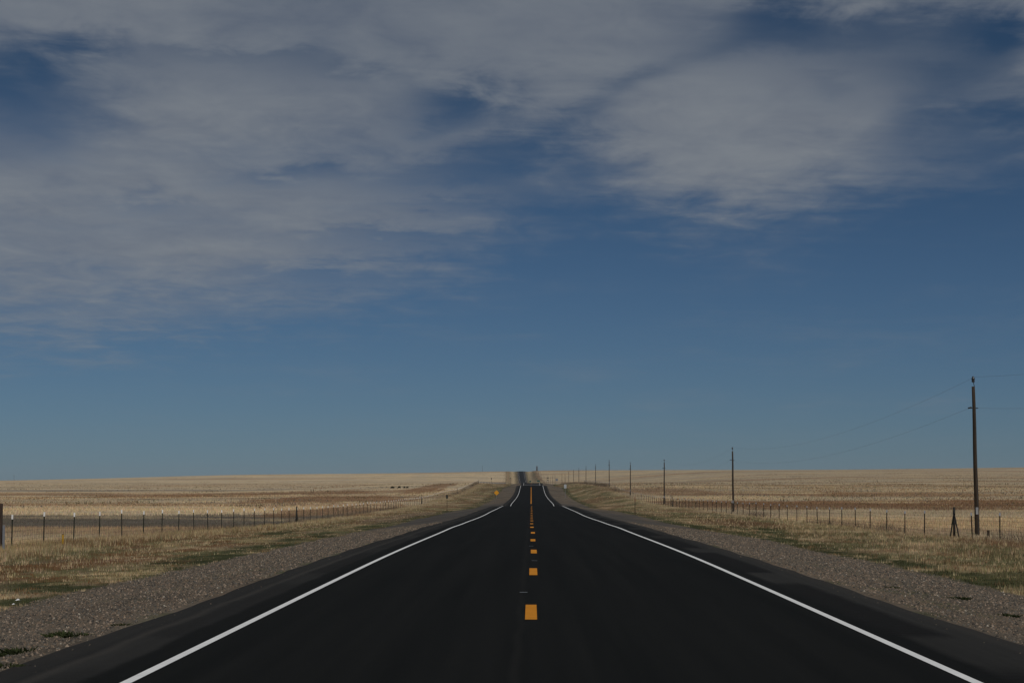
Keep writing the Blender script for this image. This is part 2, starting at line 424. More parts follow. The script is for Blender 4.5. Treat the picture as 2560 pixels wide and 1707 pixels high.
M = dict(
    ground=ground_material(), asphalt=asphalt_material(),
    white=paint_material('white_road_paint', (.74,.745,.74), .16),
    yellow=paint_material('yellow_road_paint', (.61,.228,.004), .26),
    pale=paint_material('pale_concrete_and_mirage', (.17,.175,.18), .2),  # tower base concrete; also the mirage reflection painted across the road
    rumble=simple_mat('rumble_asphalt', (.0135,.013,.0125), .95, spec=.08, scale=12),
    grass=attr_mat('grass_blades', trans=.3), stone=attr_mat('loose_stones', .9, .2), brush=attr_mat('dead_brush'),
    pole=simple_mat('creosoted_wood', (.036,.025,.016), .9, var=.55, scale=2.2, stretch=(9, 9, .7), bump=.3),
    timber=simple_mat('dark_timber', (.05,.034,.025), .9, var=.4, scale=3, stretch=(8, 8, .8), bump=.3),
    tpost=simple_mat('green_steel_post', (.015,.018,.012), .75, var=.35, scale=9),
    rustpost=simple_mat('rusty_steel_post', (.011,.008,.006), .9, var=.4, scale=9),
    tip=simple_mat('white_post_paint', (.72,.72,.71), .6, var=.05),
    greytip=simple_mat('faded_post_paint', (.29,.30,.33), .6, var=.15),
    pipe=simple_mat('dark_pipe', (.013,.012,.010), .7, var=.35),
    greenpipe=simple_mat('green_pipe', (.014,.035,.028), .6, var=.3),
    wire=simple_mat('weathered_wire', (.045,.042,.04), .8, .0, .2),
    cable=simple_mat('aluminium_cable', (.13,.135,.14), .5, .6, .1),
    porcelain=simple_mat('dark_porcelain', (.02,.02,.022), .3, var=.1, spec=.5),
    steel=simple_mat('galvanised_steel', (.34,.345,.35), .5, .7, .15),
    plate=simple_mat('aluminium_plate', (.42,.43,.44), .45, .3, .1),
    yellowsign=simple_mat('yellow_sign_face', (.62,.27,.012), .55, var=.06),
    greensign=simple_mat('green_sign_face', (.012,.07,.055), .5, var=.08),
    whitesign=simple_mat('white_sign_face', (.38,.40,.42), .5, var=.06),
    greysign=simple_mat('grey_sign_face', (.17,.18,.20), .5, var=.08),
    darksign=simple_mat('dark_sign_back', (.022,.026,.022), .6, var=.15),
    marker=simple_mat('yellow_marker_plastic', (.40,.23,.012), .55, var=.15),
    redmark=simple_mat('rust_red_post', (.14,.04,.025), .7, var=.3),
    hazemetal=simple_mat('weathered_tank_steel', (.10,.105,.115), .6, .2, .15),
    litter=simple_mat('white_litter', (.75,.75,.74), .6, var=.05),
)

# ------------------------------------------------------------------ ground sheet
def growth(start, end, step0, rate):
    out = [start]; s = step0
    while out[-1] < end:
        s = max(step0, (out[-1]-start)*rate + step0); out.append(out[-1]+s)
    return out
ys = list(np.arange(-380, -40, 20)) + list(np.arange(-40, 10, 2.0))
yy = 10.0
while yy < 8600:
    ys.append(yy); yy += max(.28, yy*.0085)
ys = np.array(ys)
pos_u = list(np.arange(0, 4.4, .8)) + [4.55,4.68,4.74,4.83,4.95,5.08,5.15,5.25,5.4,5.7] + list(np.arange(6, 24, .42)) 
t = 24.0
while t < 4200:
    pos_u.append(t); t += max(.5, (t-20)*.065)
us = np.array(sorted([-q for q in pos_u if q > 0] + pos_u))
UU, YY = np.meshgrid(us, ys)
uu, yy_ = UU.ravel(), YY.ravel()
gv = np.stack([uu + XC(yy_), yy_, height(uu, yy_)], 1)
gc = ground_colour(uu, yy_)
nu, ny = len(us), len(ys)
ii = (np.arange(ny-1)[:, None]*nu + np.arange(nu-1)[None, :]).ravel()
gf = np.stack([ii, ii+1, ii+1+nu, ii+nu], 1)
tag(mesh_np('ground', gv, gf, M['ground'], cols=gc, smooth=True), 'dry straw coloured prairie with brown patches and gravel verges', 'ground', kind='structure')

# ------------------------------------------------------------------ road
rys = np.concatenate([np.arange(-60, 120, 1.0), np.arange(120, 1010, 2.0), np.arange(1010, 3700, 8.0)])
def strip(name, u0, u1, y0, y1, lift, mat, parent, nu_=2, ys_=None):
    yy = rys[(rys > y0) & (rys < y1)] if ys_ is None else ys_
    yy = np.concatenate([[y0], yy, [y1]])
    uu = np.linspace(u0, u1, nu_)
    A, B = np.meshgrid(uu, yy); a, b = A.ravel(), B.ravel()
    v = np.stack([a + XC(b), b, road_z(a, b) + lift], 1)
    i = (np.arange(len(yy)-1)[:, None]*nu_ + np.arange(nu_-1)[None, :]).ravel()
    return mesh_np(name, v, np.stack([i, i+1, i+1+nu_, i+nu_], 1), mat, parent, uvs=np.stack([a, b], 1), smooth=True)
def make_road():
    us_ = np.array([U_L-.10, U_L, -4.4, -3.9, -3.47, -2.4, -1.2, 0, 1.2, 2.4, 3.82, 4.2, 4.7, U_R, U_R+.10])
    A, B = np.meshgrid(us_, rys); a, b = A.ravel().copy(), B.ravel()
    edge = (fbm(b/3.1, a*0+1, 60, 3)-.5)*.22
    a = np.where(np.isclose(a, U_L) | np.isclose(a, U_R) | (a < U_L) | (a > U_R), a+edge*np.sign(a), a)
    z = road_z(a, b)
    out = (np.tile(np.arange(len(us_)), len(rys)))
    z = np.where((out == 0) | (out == len(us_)-1), z-.14, z)
    v = np.stack([a + XC(b), b, z], 1)
    n = len(us_)
    i = (np.arange(len(rys)-1)[:, None]*n + np.arange(n-1)[None, :]).ravel()
    return mesh_np('road', v, np.stack([i, i+1, i+1+n, i+n], 1), M['asphalt'], uvs=np.stack([a, b], 1), smooth=True)
road = tag(make_road(), 'long straight black two lane road running over successive rises to the horizon', 'road', kind='structure')
strip('edge_line', -3.52, -3.42, -60, 3690, .006, M['white'], road)
strip('edge_line', 3.77, 3.87, -60, 3690, .006, M['white'], road)
# broken yellow centre line: 3.05 m dashes on a 12.2 m beat, solid on the climb beyond the first crest
k = 0; y0 = 24.9
while y0 + 12.19*k < 330:
    q = y0 + 12.19*k
    jit = (0.0 if k == 0 else .045 if k == 1 else .06 if k < 5 else .03) + random.uniform(-.01, .01)
    strip('centre_dash', -.075+jit, .075+jit, q, q+3.05, .006, M['yellow'], road, ys_=np.linspace(q+.4, q+2.6, 4)); k += 1
strip('centre_line', -.12, .06, 352, 640, .006, M['yellow'], road)
for k in range(20):
    q = 880 + 12.19*k
    strip('centre_dash', -.075, .075, q, q+3.05, .006, M['yellow'], road, ys_=np.linspace(q+.4, q+2.6, 4))
strip('mirage_strip', -3.4, 3.75, 886, 894, .006, M['pale'], road, nu_=3)  # mirage reflection on the third rise, painted as a pale strip
for q, uc in ((31.0, -.12), (55.5, .0), (44, .07)):
    strip('road_reflector', uc-.06, uc+.06, q, q+.12, .012, M['greysign'], road, ys_=np.array([q+.06]))
# ------------------------------------------------------------------ grass (nobody could count it)
HALF = .285
def scatter(n, y0, y1, amin, amax_extra, power=1.0):
    """random points, denser near the camera side, inside a generous wedge round the view"""
    t = rng.random(n)**power
    y = y0 + (y1-y0)*t
    amax = np.minimum(y*HALF + amax_extra, 4000)
    a = amin + (amax-amin)*rng.random(n)
    ok = amax > amin
    u = a*np.where(rng.random(n) < .5, -1, 1)
    return u[ok], y[ok]
def blades(name, u, y, hgt, wid, cols, label, cat, mat=M['grass'], lean=.35, base=-.02):
    n = len(u); x = u + XC(y); z = height(u, y)
    ang = rng.random(n)*math.pi; dx, dy = np.cos(ang)*wid/2, np.sin(ang)*wid/2
    la = rng.random(n)*2*math.pi; ll = hgt*lean*rng.random(n)
    v = np.empty((n, 3, 3))
    v[:, 0] = np.stack([x-dx, y-dy, z+base], 1); v[:, 1] = np.stack([x+dx, y+dy, z+base], 1)
    v[:, 2] = np.stack([x+np.cos(la)*ll+.0, y+np.sin(la)*ll, z+hgt], 1)
    c = np.repeat(np.clip(cols, 0, 1)[:, None, :], 3, 1).reshape(-1, 3)
    return mesh_np(name, v.reshape(-1, 3), np.arange(n*3).reshape(-1, 3), mat, cols=c)
def is_green(c): return (c[:, 1] > c[:, 0]*.93)
def tuft(u, y, per, spread):
    u = np.repeat(u, per) + rng.normal(0, spread, len(u)*per); y = np.repeat(y, per) + rng.normal(0, spread, len(y)*per)
    return u, y
parts = []
# roadside verge
u, y = scatter(26000, 31, 135, 8.6, 4, 1.1); m = np.abs(u) < 22.6; u, y = u[m], y[m]
u, y = tuft(u, y, 9, .10)
parts.append((u, y, 1.0, .022))
u, y = scatter(24000, 130, 420, 9.0, 4, 1.1); m = np.abs(u) < 23; u, y = u[m], y[m]
u, y = tuft(u, y, 6, .22)
parts.append((u, y, 1.0, .05))
u, y = scatter(30000, 420, 900, 9.0, 6, 1.0); m = np.abs(u) < 23; u, y = u[m], y[m]
u, y = tuft(u, y, 4, .35)
parts.append((u, y, 1.15, .13))
# pasture behind the fences
u, y = scatter(34000, 78, 240, 21.5, 6, 1.0); u, y = tuft(u, y, 6, .2); parts.append((u, y, 1.15, .04))
u, y = scatter(46000, 240, 700, 22.5, 10, 1.0); u, y = tuft(u, y, 3, .5); parts.append((u, y, 1.1, .12))
allu = np.concatenate([p[0] for p in parts]); ally = np.concatenate([p[1] for p in parts])
hs = np.concatenate([np.full(len(p[0]), p[2]) for p in parts]); ws = np.concatenate([np.full(len(p[0]), p[3]) for p in parts])
cc = ground_colour(allu, ally)
a_ = np.abs(allu); lf = allu < 0
toe = np.where(lf, 9.3 + edge_wobble(ally, True)*.55, 10.0 + edge_wobble(ally, False)*.33)
keep = a_ > toe + .02
gr = is_green(cc)
grey_strip = (cc.sum(1) < .36) & (a_ > 23)
hh = hs*(.10 + .30*rng.random(len(allu))**1.3)*(.6 + .8*fbm(allu/3, ally/3, 71, 3))
hh *= np.where(gr, .7, 1.0)*np.where(a_ < toe+4, .62, 1.0)*np.where((a_ > 18.5) & (a_ < 24), .72, 1.0)*np.where((a_ >= 24) & (ally < 240), .75, 1.0)*np.where(grey_strip, .6, 1)
hh *= np.where(lf & (a_ < 17.5), .40, 1)*np.where((~lf) & (a_ < 19), .62, 1)*.88
spot = vnoise((allu+XC(ally))/.38, ally/.38, 91); kind_ = vnoise((allu+XC(ally))/.9+40, ally/.9, 93)
verge = (a_ < 21)
cb = np.where((verge & ~gr & (spot > .70))[:, None], STRAW*1.05, cc)
cb = np.where((verge & ~gr & (spot < .26) & (kind_ > .45))[:, None], np.where(lf[:, None], RED*.9, BROWN*1.3), cb)
cb = np.where((verge & ~gr & (spot < .22) & (kind_ <= .45))[:, None], OLIVE*.8, cb)
cj = cb*(1.05 + .85*rng.random((len(allu), 1)))*np.where(gr, .8+.5*spot, 1.0)[:, None]*(1 + .06*rng.normal(size=(len(allu), 3)))
for nm, msk, lab, cat in (('dry_grass', keep & ~gr, 'tufts of dry straw grass on the verges and pastures beside the road', 'grass'),
                          ('green_grass', keep & gr, 'short green grass along the edges of the gravel verges', 'grass')):
    tag(blades(nm, allu[msk], ally[msk], hh[msk], ws[msk], cj[msk], lab, cat), lab, cat, kind='stuff')

# patches of taller weeds and pale seed heads far out on both pastures
def far_patches():
    n = 2200
    t = rng.random(n); y = 330*(2960/330)**(t**.85); amax = y*HALF + 30
    u = (24 + (amax-24)*rng.random(n))*np.where(rng.random(n) < .5, -1, 1)
    per = 36
    sx = np.repeat((2.5+9*rng.random(n)**2)*np.clip(y/700, .6, 2.2), per); sy = np.repeat(2+7*rng.random(n), per)
    tone = rng.random(n); base = np.where((tone < .42)[:, None], BROWN*1.6, np.where((tone < .58)[:, None], GREY*1.7, np.where((tone < .80)[:, None], OLIVE*.8, STRAW*1.35)))
    U = np.repeat(u, per) + rng.normal(0, 1, n*per)*sx; Y = np.repeat(y, per) + rng.normal(0, 1, n*per)*sy
    c = np.repeat(base, per, 0)*(.85+.5*rng.random((n*per, 1)))
    h = np.repeat(.12+.30*rng.random(n)**1.5, per)*(.5+.7*rng.random(n*per)); w = .18+.3*rng.random(n*per)*np.clip(Y/900, .6, 1.6)
    ok = np.abs(U) > 23.5
    return blades('weed_patches', U[ok], Y[ok], h[ok], w[ok], c[ok], '', '', lean=.6)
tag(far_patches(), 'scattered darker weeds and pale tufts across the distant pastures', 'weeds', kind='stuff')

# ------------------------------------------------------------------ loose stones on the gravel verges
def stones():
    n = 150000
    y = 15.5 + 95*rng.random(n)**1.7
    left = rng.random(n) < .5
    e = np.where(left, -U_L, U_R)
    toe = np.where(left, 9.3 + edge_wobble(y, True)*.55, 10.0 + edge_wobble(y, False)*.33)
    a = e + .05 + (toe - e + .1)*rng.random(n)
    stray = rng.random(n) < .002
    a = np.where(stray, e - .35*rng.random(n), a)
    u = np.where(left, -a, a); m = a < y*HALF + 1
    u, y, stray = u[m], y[m], stray[m]; n = len(u)
    r = (.006 + .018*rng.random(n)**2.3)*np.where(stray, .55, 1)*np.clip(.75 + y/90, 1, 1.8)
    z = np.where(stray, road_z(u, y), height(u, y)) + r*.25
    octv = np.array([(1,0,-.2),(-1,0,-.2),(0,1,-.2),(0,-1,-.2),(0,0,.8)], float)
    octf = np.array([(0,2,4),(2,1,4),(1,3,4),(3,0,4)])
    v = octv[None]*r[:, None, None]*(.65 + .7*rng.random((n, 5, 1)))
    t = rng.random(n)*6.28; c, s = np.cos(t)[:, None], np.sin(t)[:, None]
    vx = v[..., 0]*c - v[..., 1]*s; vy = v[..., 0]*s + v[..., 1]*c
    P = np.stack([vx + (u + XC(y))[:, None], vy + y[:, None], v[..., 2] + z[:, None]], 2)
    F = (octf[None] + (np.arange(n)*5)[:, None, None]).reshape(-1, 3)
    pal = np.array([(.086,.075,.062),(.115,.097,.078),(.15,.112,.082),(.235,.185,.145),(.042,.039,.035),(.098,.094,.086),(.34,.31,.265)])
    pc = np.array((1.0,.97,.92))*pal[rng.choice(7, n, p=[.235,.20,.18,.125,.16,.092,.008])]*(.8+.4*rng.random((n, 1)))
    return mesh_np('gravel', P.reshape(-1, 3), F, M['stone'], cols=np.repeat(pc, 5, 0))
tag(stones(), 'loose grey and pinkish gravel covering both road verges', 'gravel', kind='stuff')

# dead brush caught in the fences farther off
def brush():
    us_, ys_ = [], []
    for lo, hi, base, sgn, n in ((590, 860, 21.6, 1, 1000), (560, 840, 22.4, -1, 160), (90, 330, 22.3, -1, 500), (78, 200, 21.6, 1, 420)):
        y = lo + (hi-lo)*rng.random(n); keep = fbm(y/16, y*0+base, 81, 3) > (.42 if n > 800 else .5); y = y[keep]
        us_.append(sgn*(base + rng.normal(0, .45, len(y)))); ys_.append(y)
    # across the road's third rise, right side
    y = 905 + 25*rng.random(200); us_.append(14 + 8*rng.random(200)); ys_.append(y)
    u = np.concatenate(us_); y = np.concatenate(ys_); u, y = tuft(u, y, 7, .28)
    c = np.tile(np.array((.17,.13,.09)), (len(u), 1))*(.6+.9*rng.random((len(u), 1)))
    w = np.where(y < 340, .025, .10)
    h = (.2+.45*rng.random(len(u)))*np.where(y > 340, 1.2, .9)
    return blades('dead_brush', u, y, h, w, c, '', '', mat=M['brush'], lean=1.1)
tag(brush(), 'brown dead weeds piled along the fence lines', 'dead weeds', kind='stuff')

# ------------------------------------------------------------------ weeds and litter on the gravel
def weed_mesh(seed, n, r, h):
    g = np.random.default_rng(seed)
    a = g.random(n)*6.28; d = r*np.sqrt(g.random(n)); x, y = np.cos(a)*d, np.sin(a)*d
    hh = h*(1-.6*d/r)*(.4+.6*g.random(n)); w = .012+.02*g.random(n)
    an = g.random(n)*3.14; dx, dy = np.cos(an)*w, np.sin(an)*w
    v = np.empty((n, 3, 3)); v[:, 0] = np.stack([x-dx, y-dy, x*0-.03], 1); v[:, 1] = np.stack([x+dx, y+dy, x*0-.03], 1)
    v[:, 2] = np.stack([x*1.35+g.normal(0, .03, n), y*1.35+g.normal(0, .03, n), hh], 1)
    c = np.array((.040,.050,.020))[None]*(.6+.9*g.random((n, 1)))
    o = mesh_np('weed_clump', v.reshape(-1, 3), np.arange(n*3).reshape(-1, 3), M['grass'], cols=np.repeat(c, 3, 0))
    return o
weeds = [  # u, y, scale, label
    (-4.98, 19.0, .8, 'small green weed clump at the asphalt edge, nearest the bottom left corner'),
    (-5.35, 21.3, 1.25, 'broad green weed clump on the left gravel verge near the bottom left corner'),
    (-5.75, 21.2, .85, 'small green weed clump beside the broad one on the left gravel'),
    (-5.2, 23.0, .8, 'green weed clump at the left asphalt edge, midway along the row of weeds'),
    (-5.6, 24.2, 1.0, 'green weed clump standing out farthest up the left gravel verge'),
    (-5.0, 24.6, .5, 'tiny green weed clump on the left asphalt edge above the others'),
    (7.3, 34.6, .9, 'wide dark green weed clump in the middle of the right gravel verge'),
    (6.9, 29.4, .8, 'green weed clump on the right gravel nearest the camera'),
    (6.5, 36.5, .6, 'small green weed clump farthest along the right gravel'),
]
for k, (u, y, s, lab) in enumerate(weeds):
    o = weed_mesh(100+k, 130, .17, .13)
    o.location = (u, y, ground_at(u, y)); o.scale = (s*1.35, s, s*.62)
    tag(o, lab, 'weed', 'weeds growing through the gravel verges')
def scrap(u, y, s, lab):
    mb = MB(); mb.add([(-.09,-.05,.02),(.08,-.06,.05),(.10,.05,.015),(-.07,.06,.06),(.0,.0,.09)], [(0,1,4),(1,2,4),(2,3,4),(3,0,4)])
    o = mb.build('litter', M['litter']); o.location = (u, y, ground_at(u, y)+.04); o.scale = (s, s, s)
    tag(o, lab, 'litter', 'white scraps lying in the verge grass')
scrap(-9.85, 38.6, .55, 'white scrap of litter in the left verge grass')
scrap(-9.6, 37.3, .35, 'smaller white scrap just nearer the road than the other')

# ------------------------------------------------------------------ fences
def tpost_mesh(name, mat, h):
    mb = MB(); t = [(-.028,-.014),(.028,-.014),(.028,-.004),(.006,-.004),(.006,.03),(-.006,.03),(-.006,-.004),(-.028,-.004)]
    n = len(t)
    mb.add([(x, y, -.2) for x, y in t]+[(x, y, h) for x, y in t],
           [tuple(range(n-1,-1,-1)), tuple(range(n, 2*n))]+[(i, (i+1)%n, n+(i+1)%n, n+i) for i in range(n)])
    k = .25
    while k < h-.1:
        mb.box((0, -.016, k), (.018, .009, .02)); k += .09
    return mb.mesh(name, mat)
def tip_mesh(name, mat, h0, h1):
    mb = MB(); t = [(-.036,-.022),(.036,-.022),(.036,.003),(.011,.003),(.011,.036),(-.011,.036),(-.011,.003),(-.036,.003)]
    n = len(t)
    mb.add([(x, y, h0) for x, y in t]+[(x, y, h1) for x, y in t],
           [tuple(range(n-1,-1,-1)), tuple(range(n, 2*n))]+[(i, (i+1)%n, n+(i+1)%n, n+i) for i in range(n)])
    return mb.mesh(name, mat)
def brace_post(fence, x, y, h=1.52, r=.062):
    z = ground_at(x, y)
    mb = MB(); mb.tube([(0,0,-.3),(0.01,0,h)], [r, r*.95], 10)
    p = mb.build('brace_post', M['pipe'], fence, True); p.location = (x, y, z)
    for sg, mt in ((-1, 'pipe'), (1, 'greenpipe')):
        b = MB(); b.tube([(0, sg*.05, h*.76), (.02, sg*1.15, -.1)], .036, 8)
        b.tube([(0, sg*.0, h*.77), (0, sg*.16, h*.79)], .04, 8)
        q = b.build('brace', M[mt], p, True)
def wires(x, y0, y1, step, levels, mat, parent, stay=None, stay_top=.95):
    vs, fs = [], []
    def seg(p, q, r):
        b = len(vs)
        d = np.array(q)-np.array(p)
        up = (0, 0, 1) if abs(d[2]) < abs(d[1]) else (0, 1, 0)
        for P in (p, q):
            vs.append((P[0]+r, P[1], P[2])); 
            vs.append((P[0]-r*.5, P[1]+r*.87*up[1], P[2]+r*.87*up[2])); vs.append((P[0]-r*.5, P[1]-r*.87*up[1], P[2]-r*.87*up[2]))
        fs.extend([(b,b+1,b+4,b+3),(b+1,b+2,b+5,b+4),(b+2,b,b+3,b+5)])
    Y = np.arange(y0, y1+step*.5, step); Z = height(np.full(len(Y), x)-XC(Y), Y)
    for lv in levels:
        for i in range(len(Y)-1):
            seg((x, Y[i], Z[i]+lv), (x, Y[i+1], Z[i+1]+lv), .0046)
    if stay:
        Ys = np.arange(y0, min(y1, 330), stay); Zs = height(np.full(len(Ys), x)-XC(Ys), Ys)
        for i in range(len(Ys)): seg((x, Ys[i], Zs[i]+.05), (x, Ys[i], Zs[i]+stay_top), .0036)
    mb = MB(); mb.v = vs; mb.f = fs
    return mb.build('wire_mesh', mat, parent)
def build_fence(name, label, x, y0, step, count, skip, braces, post_mat, tip_mat, h, tiph, tipname, yend):
    f = empty(name, (0, 0, 0)); tag(f, label, 'fence')
    pm = tpost_mesh('fence_post', post_mat, h); tm = tip_mesh(tipname, tip_mat, h-tiph, h+.006)
    done = 0; k = 0
    while done < count:
        y = y0 + step*k; k += 1
        if any(abs(y-q) < 2.0 for q in skip): continue
        dz = random.uniform(-.05, .05)
        p = obj('fence_post', pm, f, (x+random.uniform(-.03, .03), y+random.uniform(-.08,.08), ground_at(x, y)+dz))
        p.rotation_euler = (random.uniform(-.02,.02), random.uniform(-.025,.025), random.uniform(-.2,.2))
        obj(tipname, tm, p); done += 1
    # the rest, too small to tell apart
    mb = MB(); mt = MB()
    y = y0 + step*k
    while y < yend:
        z = ground_at(x, y); mb.tube([(x, y, z-.1), (x, y, z+h-tiph)], .028, 5); mt.tube([(x, y, z+h-tiph), (x, y, z+h)], .03, 5); y += step
    if mb.v:
        q = mb.build('fence_post', post_mat, f); q['kind'] = 'stuff'
        q = mt.build(tipname, tip_mat, f); q['kind'] = 'stuff'
    for q in braces: brace_post(f, x, q)
    wires(x, y0-step, yend, step, (.12,.28,.45,.66,.88,1.05), M['wire'], f, stay=.42, stay_top=.88)
    return f
fence_l = build_fence('wire_fence', 'wire fence of dark steel posts with white tips along the left side of the road', -22.0, 84.98, 5.755, 96,
            [], [188.2, 403, 597, 838], M['tpost'], M['tip'], 1.40, .19, 'post_tip', 838)
fence_r = build_fence('wire_fence', 'wire mesh fence of thin rusty grey tipped posts along the right side of the road', 21.07, 79.1, 5.755, 96,
            [100.4], [100.4, 300.8, 505, 800], M['rustpost'], M['greytip'], 1.27, .14, 'post_tip', 800)
# heavy timber post where the left fence begins at the picture's edge
gp = empty('timber_gate_post', (-22.02, 82.95, ground_at(-22.02, 82.95))); tag(gp, 'tall thick dark timber post at the far left edge, before the white tipped posts', 'post')
mb = MB(); mb.box((0, 0, .78), (.26, .26, 2.2), .02); mb.build('post', M['timber'], gp)
mb = MB(); mb.box((.22, -.05, .48), (.09, .09, 1.0), .01); mb.build('side_stake', M['greysign'], gp)
# short things by the fences
ym = empty('marker_stake', (-20.65, 88.5, ground_at(-20.65, 88.5))); tag(ym, 'short yellow marker stake in the grass below the left fence', 'marker')
mb = MB(); mb.box((0, 0, .2), (.075, .05, .5), .008); mb.build('stake', M['marker'], ym)
mb = MB(); mb.box((0, 0, .462), (.085, .058, .02), .004); mb.build('cap', M['timber'], ym)
st = empty('wooden_stub', (21.9, 96.6, ground_at(21.9, 96.6))); tag(st, 'short brown wooden stub in the grass right of the nearest utility pole', 'stub')
mb = MB(); mb.tube([(0,0,-.1),(.01,0,.42)], [.075,.065], 9); mb.build('stump', M['pole'], st)
mb = MB(); mb.tube([(0.01,0,.415),(.012,0,.435)], [.066,.05], 9); mb.build('cut_top', M['timber'], st)

# ------------------------------------------------------------------ utility poles
def pole_proto():
    r = empty('utility_pole', (0,0,0))
    H = 7.35
    mb = MB()
    zs = np.linspace(-.6, H, 9); mb.tube([(.012*math.sin(z*1.3), .01*math.cos(z), z) for z in zs], [.125-.0062*max(z,0) for z in zs], 14)
    mb.build('shaft', M['pole'], r, True)
    mb = MB(); mb.tube([(0.06,0,H-.25),(.05,0,H+.02),(.0,0,H+.26)], .016, 6); mb.build('top_pin', M['pipe'], r)
    mb = MB(); mb.lathe([(.03,.20),(.075,.22),(.085,.27),(.06,.30),(.09,.34),(.085,.40),(.05,.44),(.055,.47),(.03,.50)], (0,0,H), 12); mb.build('insulator', M['porcelain'], r, True)
    mb = MB(); mb.tube([(-.30,0,H-1.06),(.22,0,H-1.06)], .018, 8); mb.tube([(-.30,0,H-1.06),(-.12,0,H-1.02)], .035, 8); mb.tube([(.10,0,H-1.06),(.22,0,H-1.06)], .022, 8)
    mb.build('side_bracket', M['pipe'], r, True)
    mb = MB(); mb.box((-.02,-.122,1.3),(.13,.014,.34)); mb.build('pole_tag', M['steel'], r)
    mb = MB(); mb.tube([(.03,-.128,.0),(.028,-.112,3.0),(.025,-.09,H-1.0)], .007, 5); mb.build('ground_wire', M['cable'], r)
    return r, H
proto, PH = pole_proto()
ORD = ['', 'nearest', 'second nearest', 'third nearest', 'fourth nearest', 'fifth nearest', 'sixth nearest', 'seventh nearest', 'eighth nearest',
       'ninth nearest', 'tenth nearest', 'eleventh nearest', 'twelfth nearest']
pole_spec = [(-19, 7.0, 'wooden utility pole behind the camera on the right verge')]
for k, (y, zt) in enumerate([(100.8, 6.93), (222, 5.5), (337, 5.45), (452, 6.1), (574, 8.0), (697, 7.95), (819, 8.25), (940, 8.35), (1053, 8.2), (1169, 8.4), (1269, 7.2), (1367, 8.1)]):
    lab = {1: 'tallest looking dark wooden utility pole at the right fence, nearest the camera', 2: 'brown wooden utility pole right of the road, second nearest'}.get(k+1, 'thin wooden utility pole right of the road, %s in the row' % ORD[k+1])
    pole_spec.append((y, zt, lab))
for y in range(1640, 2940, 118):
    pole_spec.append((y, None, 'faint distant utility pole beyond the rise, beside the far climb of the road'))
poles = []
for k, (y, zt, lab) in enumerate(pole_spec):
    x = 22.3 + float(XC(y)); z = ground_at(x, y)
    o = proto if k == 0 else copy_tree(proto)
    s = 1.0 if zt is None else max(.8, min(1.2, (zt - z)/(PH+.45)))
    o.location = (x, y, z); o.scale = (1, 1, s)
    o.rotation_euler = (random.uniform(-.008,.008), random.uniform(-.010,.010), random.uniform(-.15,.15))
    tag(o, lab, 'utility pole', 'utility poles in a row right of the road')
    poles.append((x, y, z, s))
poles_sorted = sorted(poles, key=lambda p: p[1])
def cable(dz, dx, sag, lab):
    mb = MB()
    for (x0, ya, z0, s0), (x1, yb, z1, s1) in zip(poles_sorted[:-1], poles_sorted[1:]):
        if ya > 1400: break
        n = 18; pts = []
        for i in range(n+1):
            t = i/n
            pts.append((x0+(x1-x0)*t+dx, ya+(yb-ya)*t, (z0+(PH+dz)*s0)*(1-t)+(z1+(PH+dz)*s1)*t - 4*sag*t*(1-t)))
        mb.tube(pts, .0036, 5, cap=False)
    o = mb.build('power_line', M['cable']); tag(o, lab, 'power line', 'power lines strung between the poles')
cable(.46, 0, 1.35, 'upper power line running between the insulators on the pole tops')
cable(-1.06, -.3, 1.3, 'lower power line running between the brackets below the pole tops')

def cross_pole(x, y, lab, h):
    r = empty('utility_pole', (x, y, ground_at(x, y))); tag(r, lab, 'utility pole')
    mb = MB(); mb.tube([(0,0,-.5),(0,0,h)], [.17,.12], 10); mb.build('shaft', M['pole'], r, True)
    mb = MB(); mb.box((0,-.15,h-.5),(2.4,.12,.16)); mb.build('crossarm', M['pole'], r)
    for q in (-1.05, 0, 1.05):
        mb = MB(); mb.lathe([(.02,0),(.06,.05),(.05,.16),(.02,.2)], (q,-.15,h-.42), 8); mb.build('insulator', M['porcelain'], r)
cross_pole(-776, 3005, 'lone utility pole with crossarm on the horizon at the far left', 8.6)
cross_pole(-73.5, 3015, 'slender utility pole with crossarm on the horizon left of the far road', 9.0)

# ------------------------------------------------------------------ signs and markers
def place(px, y): return (px-1328)/5007*y
def post_part(r, h, rad=.035, mat='steel', x=0, name='post'):
    mb = MB(); mb.tube([(x,.03,-.3),(x,.03,h)], rad, 8); return mb.build(name, M[mat], r)
def diamond_sign(x, y, s, hc, lab):
    r = empty('warning_sign', (x, y, ground_at(x, y)), .05); tag(r, lab, 'road sign')
    post_part(r, hc+.2, .04)
    a = s/2*math.sqrt(2); c = .09
    poly = [(-a+c, -c), (-c, -a+c), (c, -a+c), (a-c, -c), (a-c, c), (c, a-c), (-c, a-c), (-a+c, c)]
    mb = MB(); mb.prism([(px, hc+pz) for px, pz in poly], -.02, -.012); mb.build('sign_face', M['yellowsign'], r)
    mb = MB(); mb.prism([(px*.99, hc+pz*.99) for px, pz in poly], -.010, -.002); mb.build('sign_back', M['plate'], r)
diamond_sign(place(1241.5, 500), 500, .95, 1.42, 'yellow diamond warning sign on the left verge below the second rise')
